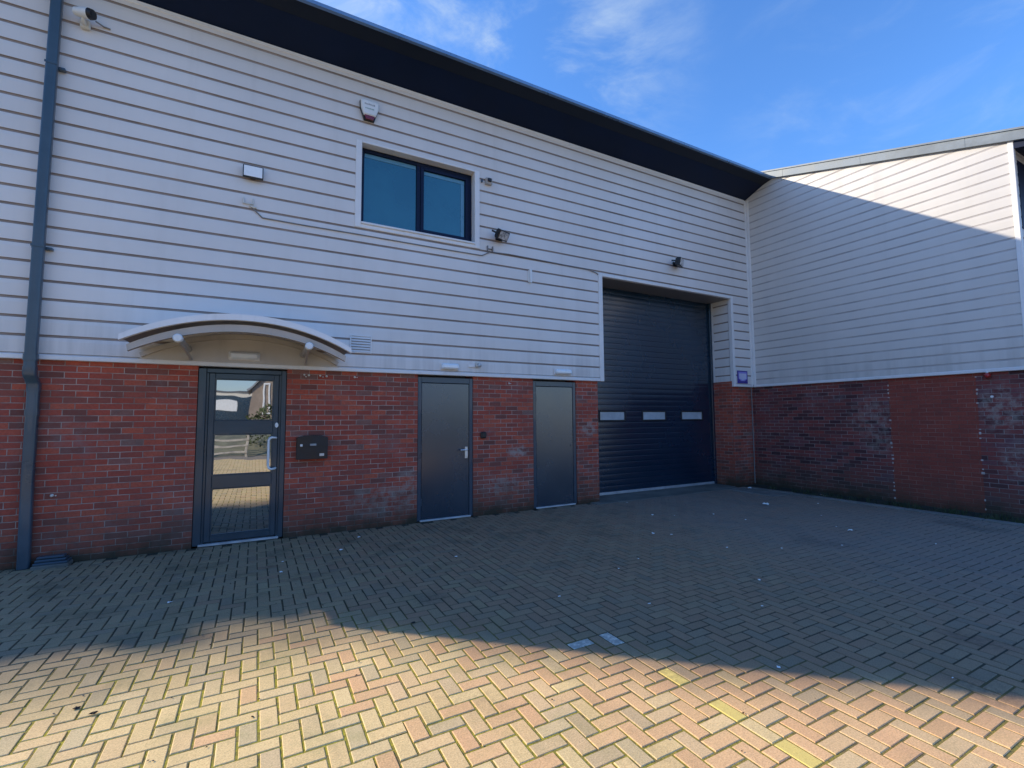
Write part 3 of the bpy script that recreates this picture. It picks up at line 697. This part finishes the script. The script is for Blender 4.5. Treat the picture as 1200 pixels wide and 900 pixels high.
# old bracket plate below it
p = MB(); p.box(-.225, -.205, YF-.03, YF-.001, 4.225, 4.30, .003); p.box(-.12, -.10, YF-.03, YF-.001, 4.225, 4.30, .003); p.box(-.2045, -.1205, YF-.022, YF-.001, 4.225, 4.245, .003); p.tube([(-.15, YF-.014, 4.21), (-.10, YF-.016, 4.195), (-.07, YF-.014, 4.20)], .012, 8)
tag(p.build('empty_bracket', M['offwhite']), 'small pale empty bracket under the slim white faced floodlight', 'bracket')
p = MB(); p.box(3.185, 3.20, YF-.035, YF-.001, 4.17, 4.26, .003); p.box(3.275, 3.29, YF-.035, YF-.001, 4.17, 4.26, .003); p.box(3.2005, 3.2745, YF-.02, YF-.001, 4.205, 4.22, .003)
tag(p.build('empty_bracket', M['cable']), 'small grey two pronged bracket under the floodlight right of the window', 'bracket')
def floodlight(label, cx, z0, w, hgt, yaw, tilt, y=YF):
    t = thing('floodlight', label, 'floodlight', (cx, y, z0))
    mtx = Matrix.Translation((cx, y-.15, z0+hgt/2)) @ Matrix.Rotation(R(yaw), 4, 'Z') @ Matrix.Rotation(R(tilt), 4, 'X')
    p = MB(); p.box(-w/2, w/2, -.03, .05, -hgt/2, hgt/2, .008, mat=mtx)
    for i in range(7): p.box(-w/2+.02+i*(w-.04)/6.6, -w/2+.03+i*(w-.04)/6.6, .0502, .075, -hgt/2+.02, hgt/2-.02, mat=mtx)
    p.build('housing', M['black'], t)
    p = MB(); p.box(-w/2+.016, w/2-.016, -.035, -.0302, -hgt/2+.016, hgt/2-.016, .002, mat=mtx); p.build('lamp_face', M['lens'], t)
    for s in (-1, 1): p = MB(); p.box(s*(w/2+.008)-.004, s*(w/2+.008)+.004, -.012, .14, -.014, .014, mat=mtx); p.build('bracket_arm', M['black'], t)
    p = MB(); p.box(cx-.06, cx+.06, y-.03, y-.001, z0+hgt*.25, z0+hgt*.75, .004); p.build('mount', M['black'], t)
floodlight('black floodlight with silvery glass just right of the upper window', 3.40, 4.345, .235, .15, 22, 32)
floodlight('black floodlight angled out above the navy roller door', 7.42, 4.515, .26, .16, 28, 12)
# little sensor beside the window
sn = thing('motion_sensor', 'tiny brown and black sensor block at the top right of the upper window', 'sensor', (3.2, YF, 5.32))
p = MB(); p.box(3.155, 3.265, YF-.06, YF-.001, 5.27, 5.375, .006); p.build('housing', M['beige'], sn)
p = MB(); p.box(3.175, 3.245, YF-.085, YF-.0605, 5.30, 5.36, .01); p.build('lens', M['black'], sn)
p = MB(); p.box(3.085, 3.108, YF-.03, YF-.001, 5.29, 5.345, .003); p.build('contact', M['steelframe'], sn)
# white stub box
p = MB(); p.box(3.968, 4.008, YF-.045, YF-.001, 3.755, 3.985, .006); p.box(3.95, 3.9675, YF-.02, YF-.001, 3.77, 3.97, .004)
tag(p.build('cable_cover', M['white']), 'short upright white cover strip on the ribbed wall left of the roller door', 'cover')
# cable along the ribs
p = MB(); ct = [(-.13, 4.20), (.0, 4.082), (.5, 4.078), (1.2, 4.083), (2.2, 4.080), (3.1, 4.085), (3.25, 4.17), (3.6, 4.185), (4.4, 4.178), (5.2, 4.165), (5.40, 4.13), (5.43, 4.10)]
p.tube([(x, YF-.010, z) for x, z in ct], .0085, 6); tag(p.build('wall_cable', M['cable']), 'thin grey cable running along the ribs under the upper window', 'cable')
# ventilation grille
vg_ = thing('vent_grille', 'square white louvred vent beside the right tip of the canopy', 'vent', (1.25, YF, 2.4))
p = MB(); frame_bars(p, 1.105, 1.395, 2.405, 2.655, .016, YF-.022, YF-.001, .003); p.build('frame', M['trim'], vg_)
p = MB()
for i in range(6): p.box(-.127, .127, -.002, .002, -.019, .019, mat=Matrix.Translation((1.25, YF-.013, 2.437+i*.037)) @ Matrix.Rotation(R(-38), 4, 'X'))
p.build('louvre', M['trim'], vg_)
p = MB(); p.box(1.122, 1.378, YF-.004, YF-.0012, 2.422, 2.638); p.build('backing', M['beige_d'], vg_)
# bulkhead lights
def bulkhead(label, cx, z, mat, w=.30, hh=.078, ypl=YF, grp=None):
    t = thing('bulkhead_light', label, 'light', (cx, ypl, z), grp)
    p = MB(); p.box(cx-w/2-.012, cx+w/2+.012, ypl-.022, ypl-.001, z-.008, z+hh+.008, .008); p.build('base', M['trim'], t)
    p = MB(); p.box(cx-w/2, cx+w/2, ypl-.075, ypl-.0222, z, z+hh, .022); p.build('diffuser', mat, t)
    return t
bulkhead('oblong cream light inside the arch of the entrance canopy', -.145, 2.238, M['white'], .32, .085, YF-.0152)
bulkhead('oblong white light above the steel door with the lever handle', 2.56, 2.236, M['led'], .27, .082)
bulkhead('oblong white light above the plain steel door nearest the roller door', 4.62, 2.240, M['led'], .33, .080)
t = thing('wall_sensor', 'small grey swivel sensor right of the light over the lever handle door', 'sensor', (3.02, YF, 2.3))
p = MB(); p.box(2.985, 3.06, YF-.03, YF-.001, 2.29, 2.37, .006); p.build('base', M['offwhite'], t)
p = MB(); p.tube([(3.02, YF-.031, 2.325), (3.025, YF-.075, 2.31), (3.03, YF-.095, 2.30)], [.03, .034, .02], 12); p.build('sensor_head', M['lens'], t)
p = MB(); p.box(2.86, 2.975, YF-.016, YF-.001, 2.285, 2.33, .004); p.build('conduit', M['trim'], t)
# letterbox
lb = thing('letterbox', 'black wall letterbox with small silver lock on the brick right of the entrance', 'letterbox', (.655, YB, .98))
p = MB(); p.prism([(.468, .985), (.842, .985), (.842, 1.265), (.75, 1.285), (.655, 1.291), (.56, 1.285), (.468, 1.265)], 'y', YB-.105, YB-.001); p.build('body', M['mail'], lb)
p = MB(); p.prism([(.474, 1.150), (.836, 1.150), (.836, 1.262), (.75, 1.281), (.655, 1.287), (.56, 1.281), (.474, 1.262)], 'y', YB-.117, YB-.1055); p.build('flap', M['mail'], lb)
p = MB(); p.box(.625, .70, YB-.1185, YB-.1172, 1.158, 1.183); p.build('name_plate', M['gw'], lb)
p = MB(); p.box(.507, .537, YB-.122, YB-.1172, 1.150, 1.180, .003); p.build('lock', M['white'], lb)
p = MB(); p.box(.742, .798, YB-.1085, YB-.1055, 1.02, 1.055, .001); p.build('label_plate', M['alu'], lb)
# keypad
p = MB(); p.box(3.085, 3.175, YB-.05, YB-.001, 1.185, 1.285, .012); p.box(3.10, 3.16, YB-.056, YB-.0502, 1.20, 1.27, .004)
tag(p.build('access_keypad', M['black']), 'small black square keypad on the brick between the two steel doors', 'keypad')
# violet sign
sg = thing('wall_sign', 'small square violet sign beside the loading bay near the inner corner', 'sign', (9.4, YF, 2.2))
p = MB(); p.box(9.232, 9.575, YF-.010, YF-.0015, 2.222, 2.502, .001); p.build('border', M['sign_b'], sg)
p = MB(); p.box(9.262, 9.548, YF-.0125, YF-.0102, 2.275, 2.478); p.build('face', M['sign_f'], sg)
p = MB(); p.prism([(9.285, 2.33), (9.405, 2.288), (9.525, 2.33), (9.525, 2.44), (9.285, 2.44)], 'y', YF-.0135, YF-.0127); p.build('emblem', M['sign_w'], sg)
p = MB(); p.prism([(9.263, 2.2755), (9.34, 2.2755), (9.263, 2.325)], 'y', YF-.0142, YF-.0127); p.build('corner_print', M['sign_b'], sg)
p = MB(); p.prism([(9.547, 2.2755), (9.47, 2.2755), (9.547, 2.325)], 'y', YF-.0142, YF-.0127); p.build('corner_print', M['sign_b'], sg)
# conduit in the inner corner
p = MB(); p.tube([(9.735, YB-.022, HB-.002), (9.735, YB-.022, 1.0), (9.728, YB-.022, .03)], .010, 8)
tag(p.build('corner_conduit', M['cable']), 'thin pale pipe running down the brick in the inner corner', 'pipe')
# red lamp and white disc on the side wall
rl = thing('warning_lamp', 'small red lamp with white cap under the side wall cladding', 'lamp', (XB, 2.86, 2.1))
p = MB(); p.tube([(XB-.001, 2.86, 2.10), (XB-.03, 2.86, 2.10)], .034, 12); p.build('base', M['black'], rl)
p = MB(); p.tube([(XB-.0305, 2.86, 2.10), (XB-.075, 2.86, 2.095), (XB-.095, 2.86, 2.09)], [.038, .036, .015], 14); p.build('red_lens', M['redlamp'], rl)
p = MB(); p.tube([(XB-.05, 2.86, 2.137), (XB-.05, 2.86, 2.16)], .018, 10); p.build('cap', M['white'], rl)
p = MB(); p.tube([(XB-.001, 2.838, 1.775), (XB-.014, 2.838, 1.775)], .018, 14)
tag(p.build('wall_disc', M['white']), 'small white disc on the side brickwork below the red lamp', 'disc')
# leftover wall plugs high on the brick
pl = None
for x, z, s in ((.545,2.085,1),(.60,2.08,1.2),(.74,2.08,1.1),(.82,2.075,1.2),(.565,2.06,.8),(.775,2.065,.7)):
    p = MB(); r_ = .013*s; p.tube([(x, YB-.001, z), (x+.002, YB-.016, z-.002), (x+.004, YB-.020, z)], [r_, r_*.85, r_*.3], 8)
    tag(p.build('wall_plug', M['offwhite']), 'one of the pale leftover wall plugs in the brick just right of the entrance top', 'plug', 'wall plugs beside the entrance')
for x, z, lab in ((1.185, 2.075, 'pale leftover wall plug alone in the brick below the louvred vent'), (3.60, 2.06, 'pale leftover wall plug at the brick top between the two steel doors'), (-1.868, .715, 'pale leftover wall plug low in the brick right of the downpipe')):
    p = MB(); p.tube([(x, YB-.001, z), (x, YB-.018, z-.002), (x+.003, YB-.022, z)], [.016, .013, .006], 8); p.tube([(x+.03, YB-.001, z-.004), (x+.03, YB-.012, z-.004)], .007, 7)
    tag(p.build('wall_plug', M['offwhite']), lab, 'plug')

# ------------------------------------------------------------------ litter on the paving
def scrap(x, y, s, m, name, label, cat, grp=None, flat=.35, z=.004):
    p = MB(); n = 9; a0 = random.random()*6; e = random.uniform(.5, 1)
    ring = [(x+s*math.cos(a0+2*math.pi*i/n)*random.uniform(.65,1.1), y+s*e*math.sin(a0+2*math.pi*i/n)*random.uniform(.65,1.1), z+random.uniform(0, s*flat)) for i in range(n)]
    mid = [(x+(q[0]-x)*.5+random.gauss(0,s*.08), y+(q[1]-y)*.5+random.gauss(0,s*.08), z+s*flat*random.uniform(.5,1.5)) for q in ring]
    c = (x, y, z+s*flat*random.uniform(.6,1.4))
    p.add(ring+mid+[c], [(i, (i+1)%n, (i+1)%n+n, i+n) for i in range(n)]+[(i+n, (i+1)%n+n, 2*n) for i in range(n)])
    return tag(p.build(name, m, recalc=False), label, cat, grp)
G = 'tiny white litter scraps on the shaded paving'
for x, y in ((5.77,6.45),(5.38,5.45),(5.63,5.25),(6.29,4.53),(4.54,4.6),(4.70,4.44),(4.79,3.7),(5.29,3.37),(3.6,3.87),(3.2,3.72),(4.1,2.84),(2.82,2.92),(3.56,2.45),(8.49,4.73),(7.52,4.15),(6.95,3.65),(6.22,5.02),(.29,5.63),(.26,5.26),(1.19,6.3),(-.58,4.86),(2.16,3.4),(3.54,1.28),(2.79,1.83),(1.95,4.9),(.9,5.8),(7.0,2.6),(6.0,3.1)):
    if abs(x-2.16) < .05: x += .12
    scrap(x, y, random.uniform(.009, .018)*(1+.08*y), M['litter'], 'litter_scrap', 'tiny white scrap of litter lying on the shaded block paving', 'litter', G)
scrap(7.64, 5.11, .085, M['litter'], 'paper_litter', 'largest white piece of litter on the paving before the inner corner', 'litter')
scrap(9.0, 6.36, .05, M['litter'], 'paper_litter', 'white crumpled litter at the foot of the pale corner pipe', 'litter', z=.02)
scrap(6.85, 3.43, .05, M['litter'], 'paper_litter', 'white litter on the paving toward the bricked up doorway', 'litter')
for x, y, lab in ((-.78,3.35,'left one of two small dark dead leaves on the sunlit paving'),(-.69,3.25,'right one of two small dark dead leaves on the sunlit paving'),(1.06,3.5,'small dark leaf where sun meets shade on the paving')):
    scrap(x, y, .020, M['leaf'], 'dead_leaf', lab, 'leaf')

# low weeds along the planting strip and wall foot: nobody could count them
wd = MB()
def blade(x, y, h, lean):
    a = random.random()*6.28; w = random.uniform(.003, .007); dx, dy = math.cos(a), math.sin(a)
    wd.add([(x-dy*w, y+dx*w, -.03), (x+dy*w, y-dx*w, -.03), (x+dx*lean, y+dy*lean, h)], [(0,1,2)])
for i in range(150):
    cx = random.uniform(9.24, 9.72); cy = random.choice([random.uniform(1.6, 4.2), random.uniform(2.2, 6.4)])
    for q in range(random.randint(6, 16)): blade(cx+random.gauss(0,.03), cy+random.gauss(0,.03), random.uniform(.01, .10), random.uniform(.0,.05))
gt = MB()
for i in range(900):
    q = random.random()
    if q < .45: x, y = random.uniform(-3, 9), 6.74-abs(random.gauss(0, .10))
    elif q < .6: x, y = 9.06-abs(random.gauss(0, .12)), random.uniform(1, 6.4)
    else: x, y = random.uniform(-2, 9), random.uniform(.6, 6.6)
    if YF+.0 < y: y = 6.70
    r_ = random.uniform(.003, .010); a = random.random()*6.28; zt = .004
    c0 = Vector((x, y, zt)); u = Vector((math.cos(a), math.sin(a), random.uniform(-.3,.3)))*r_; v = Vector((-math.sin(a), math.cos(a), random.uniform(-.3,.3)))*r_*random.uniform(.4, 1)
    gt.add([c0-u, c0+v, c0+u, c0-v, c0+Vector((0,0,r_*.6))], [(0,1,4),(1,2,4),(2,3,4),(3,0,4)], random.choice((0,0,0,1)))
g_ = gt.build('grit', [M['leaf'], M['concrete']], recalc=False, uv=False); g_['kind'] = 'stuff'; g_['label'] = 'loose grit and leaf crumbs along the wall foot and over the yard'
w_ = wd.build('weeds', pbr('dark_weed', (.045, .060, .022), .8, .4, 9), recalc=False, uv=False); w_['kind'] = 'stuff'; w_['label'] = 'low dark weeds and moss along the foot of the side wall'

# ------------------------------------------------------------------ across the yard (seen only as reflections; also bounces daylight)
M['cream'] = pbr('far_cream_cladding', (.72, .68, .60), .6, .06, .8)
M['hedge'] = pbr('hedge_leaf', (.055, .075, .025), .7, .5, 3)
M['wood'] = pbr('pale_fence_rail', (.46, .42, .36), .7, .2, 4)
M['bank'] = pbr('dry_grass_bank', (.24, .215, .12), .95, .3, 2, fine=30, bump=.6)
O = thing('industrial_unit', 'pale unit with navy loading door mirrored in the top glass of the entrance', 'building', (-8, -58, 0))
p = MB(); p.box(-40, 30, -74, -58, -.1, 5.2); p.build('wall', M['cream'], O)
p = MB(); p.prism([(-57.6, 5.2), (-66, 5.7), (-75, 5.2)], 'x', -40.5, 30.5); p.build('roof', M['roof'], O)
p = MB(); p.box(-6.0, -.6, -57.99, -57.9, 0, 4.5); dN = p.build('loading_door', M['navy'], O)
p = MB(); p.box(-4.8, -2.3, -57.89, -57.8, 2.7, 3.9); p.build('sign_board', M['white'], O)
H = thing('brick_house', 'brown gabled building mirrored at the right of the entrance door glass', 'building', (4.4, -40, 0))
p = MB(); p.prism([(-.5, -.1), (8.5, -.1), (8.5, 4.6), (4.0, 9.0), (-.5, 4.6)], 'y', -48, -40); p.build('wall', pbr('brown_render', (.30, .235, .185), .9, .15, 1.5), H)
p = MB(); p.prism([(-.9, 4.3), (4.0, 9.1), (8.9, 4.3), (8.9, 4.5), (4.0, 9.3), (-.9, 4.5)], 'y', -48.4, -39.7); p.build('roof', M['roof'], H)
p = MB(); frame_bars(p, .55, 1.25, 2.0, 5.2, .16, -39.99, -39.9, .01); p.build('window_frame', M['white'], H)
fe = thing('rail_fence', 'pale post and rail fence mirrored in the middle glass of the entrance', 'fence', (0, -9, 0))
for i in range(8): p = MB(); x = -13.2+i*1.85; p.box(x-.05, x+.05, -9.05, -8.95, -.05, .98, .008); p.build('post', M['wood'], fe)
for z in (.16, .42, .68, .92): p = MB(); p.box(-14, -.2, -8.945, -8.91, z-.04, z+.04, .006); p.build('rail', M['wood'], fe)
p = MB(); p.prism([(-9.3, -.02), (-12, .5), (-16, 1.0), (-24, 1.0), (-26, -.02)], 'x', -30, 16); struct(p.build('grass_bank', M['bank']))
hm = MB()
for i in range(5200):
    x = random.uniform(-.3, 12); y = random.uniform(-11.6, -9.6); z = .3+random.random()**.7*(1.55+.3*math.sin(x*2.1))
    s = random.uniform(.05, .13); u = Vector((random.gauss(0,1), random.gauss(0,1), random.gauss(0,1))).normalized(); v = u.orthogonal().normalized(); c0 = Vector((x, y, z))
    hm.add([c0-u*s, c0+v*s*.5, c0+u*s, c0-v*s*.5], [(0,1,2,3)])
tag(hm.build('hedge', M['hedge'], recalc=False, uv=False), 'green hedge mirrored right of the pale rail fence in the entrance glass', 'hedge')
# building beyond the left end, whose ridge throws the soft shadow on the left of the yard
Lb = thing('industrial_unit', 'neighbouring unit beyond the left end, known by its shadow on the paving', 'building', (-28, 19, 0))
p = MB(); p.prism([(15.7, -.1), (22.0, -.1), (22.0, 7.3), (16.0, 8.56), (15.7, 8.35)], 'x', -48, -12.5); p.build('wall', M['cream'], Lb)
p = MB(); p.prism([(15.5, 8.10), (16.0, 8.58), (22.4, 7.2), (22.4, 7.32), (16.0, 8.64), (15.5, 8.17)], 'x', -48.2, -12.3); p.build('roof', M['roof'], Lb)
for a_, b_, h_ in ((-14.15, -13.8, .10), (-15.3, -14.95, .06), (-13.25, -12.95, .05)):  # unseen bumps added on the ridge to roughen its shadow edge
    p = MB(); p.box(a_, b_, 15.9, 16.1, 8.55, 8.65+h_, .01); p.build('added_shadow_bump', M['roof'], Lb)

# ------------------------------------------------------------------ light, sky, camera
D = Vector((1.13, -1.0, -.73)).normalized()
sun = bpy.data.lights.new('sun', 'SUN'); sun.energy = 5.0; sun.angle = R(.53); sun.color = (1.0, .875, .67)
so_ = bpy.data.objects.new('sun', sun); col.objects.link(so_); so_.rotation_euler = D.to_track_quat('-Z', 'Y').to_euler(); so_.location = (-20, 20, 20)
w = bpy.data.worlds.new('World'); scene.world = w; w.use_nodes = True; nt = w.node_tree; nt.nodes.clear()
def wn(t, **k):
    n_ = nt.nodes.new(t)
    for a_, b_ in k.items(): setattr(n_, a_, b_)
    return n_
TCN = wn('ShaderNodeTexCoord')
def tc_out(): return TCN.outputs['Generated']
def mr_(sock, a_, b_):
    m_ = wn('ShaderNodeMapRange', interpolation_type='SMOOTHSTEP'); m_.inputs[1].default_value = a_; m_.inputs[2].default_value = b_
    nt.links.new(sock, m_.inputs[0]); return m_.outputs[0]
sky = wn('ShaderNodeTexSky', sky_type='NISHITA'); sky.sun_disc = False
sky.sun_elevation = math.asin(-D.z); sky.sun_rotation = math.atan2(-D.x, -D.y)
sky.altitude = 50; sky.air_density = 1.0; sky.dust_density = .15; sky.ozone_density = 3.0
tc = wn('ShaderNodeTexCoord'); mp_ = wn('ShaderNodeMapping'); mp_.inputs['Scale'].default_value = (2.2, 2.2, 5.0); mp_.inputs['Rotation'].default_value = (R(10), R(25), R(30))
nz = wn('ShaderNodeTexNoise'); nz.inputs['Scale'].default_value = 2.4; nz.inputs['Detail'].default_value = 9; nz.inputs['Roughness'].default_value = .62; nz.inputs['Distortion'].default_value = .5
nt.links.new(tc.outputs['Generated'], mp_.inputs[0]); nt.links.new(mp_.outputs[0], nz.inputs['Vector'])
def mr(sock, a_, b_, c_, d_):
    m_ = wn('ShaderNodeMapRange', interpolation_type='SMOOTHSTEP')
    for i_, v_ in zip((1,2,3,4), (a_, b_, c_, d_)): m_.inputs[i_].default_value = v_
    nt.links.new(sock, m_.inputs[0]); return m_.outputs[0]
def mul(a_, b_):
    m_ = wn('ShaderNodeMath', operation='MULTIPLY'); nt.links.new(a_, m_.inputs[0])
    if isinstance(b_, float): m_.inputs[1].default_value = b_
    else: nt.links.new(b_, m_.inputs[1])
    return m_.outputs[0]
CAM_R = Vector((.8796539, -.4755712, -.0064044)); CAM_U = Vector((-.0283636, -.0658955, .9974233)); CAM_F = Vector((.4747678, .8772057, .0714542)); FPX = 553.7
def direction(px, py): return (CAM_F+CAM_R*(px-600)/FPX-CAM_U*(py-450)/FPX).normalized()
masks = []
for px, py, c0, c1, s in ((500, 60, .86, 1.0, 1.0), (1160, 60, .93, .999, .35)):
    dt = wn('ShaderNodeVectorMath', operation='DOT_PRODUCT'); nt.links.new(tc.outputs['Generated'], dt.inputs[0]); dt.inputs[1].default_value = direction(px, py)
    masks.append(mr(dt.outputs['Value'], c0, c1, 0, s))
mxx = wn('ShaderNodeMath', operation='MAXIMUM'); nt.links.new(masks[0], mxx.inputs[0]); nt.links.new(masks[1], mxx.inputs[1])
cl_ = mul(mr(nz.outputs['Fac'], .42, .86, 0, .95), mxx.outputs[0])
mixc = wn('ShaderNodeMix', data_type='RGBA'); nt.links.new(cl_, mixc.inputs[0]); gain = wn('ShaderNodeMix', data_type='RGBA', blend_type='MULTIPLY'); gain.inputs[0].default_value = 1; nt.links.new(sky.outputs[0], gain.inputs[6]); 
sx = wn('ShaderNodeSeparateXYZ'); nt.links.new(tc_out(), sx.inputs[0])
gm = wn('ShaderNodeMix', data_type='RGBA'); nt.links.new(mr_(sx.outputs[2], .0, .5), gm.inputs[0]); gm.inputs[6].default_value = (.80, .80, .92, 1); gm.inputs[7].default_value = (1.08, 1.66, 2.3, 1)
nt.links.new(gm.outputs[2], gain.inputs[7])
nt.links.new(gain.outputs[2], mixc.inputs[6]); mixc.inputs[7].default_value = (4.6, 5.6, 6.6, 1)
bgn = wn('ShaderNodeBackground'); bgn.inputs['Strength'].default_value = .145; nt.links.new(mixc.outputs[2], bgn.inputs[0])
ow = wn('ShaderNodeOutputWorld'); nt.links.new(bgn.outputs[0], ow.inputs[0])

cd = bpy.data.cameras.new('camera'); cd.sensor_width = 36; cd.lens = FPX/1200*36; cd.clip_end = 2000; cd.clip_start = .05
co = bpy.data.objects.new('camera', cd); col.objects.link(co)
m4 = Matrix((( CAM_R.x, CAM_U.x, -CAM_F.x, 0), (CAM_R.y, CAM_U.y, -CAM_F.y, 0), (CAM_R.z, CAM_U.z, -CAM_F.z, 1.5), (0,0,0,1)))
co.matrix_world = m4; scene.camera = co
scene.view_settings.view_transform = 'Standard'; scene.view_settings.look = 'None'; scene.view_settings.exposure = 0
scene.cycles.max_bounces = 8; scene.cycles.diffuse_bounces = 5
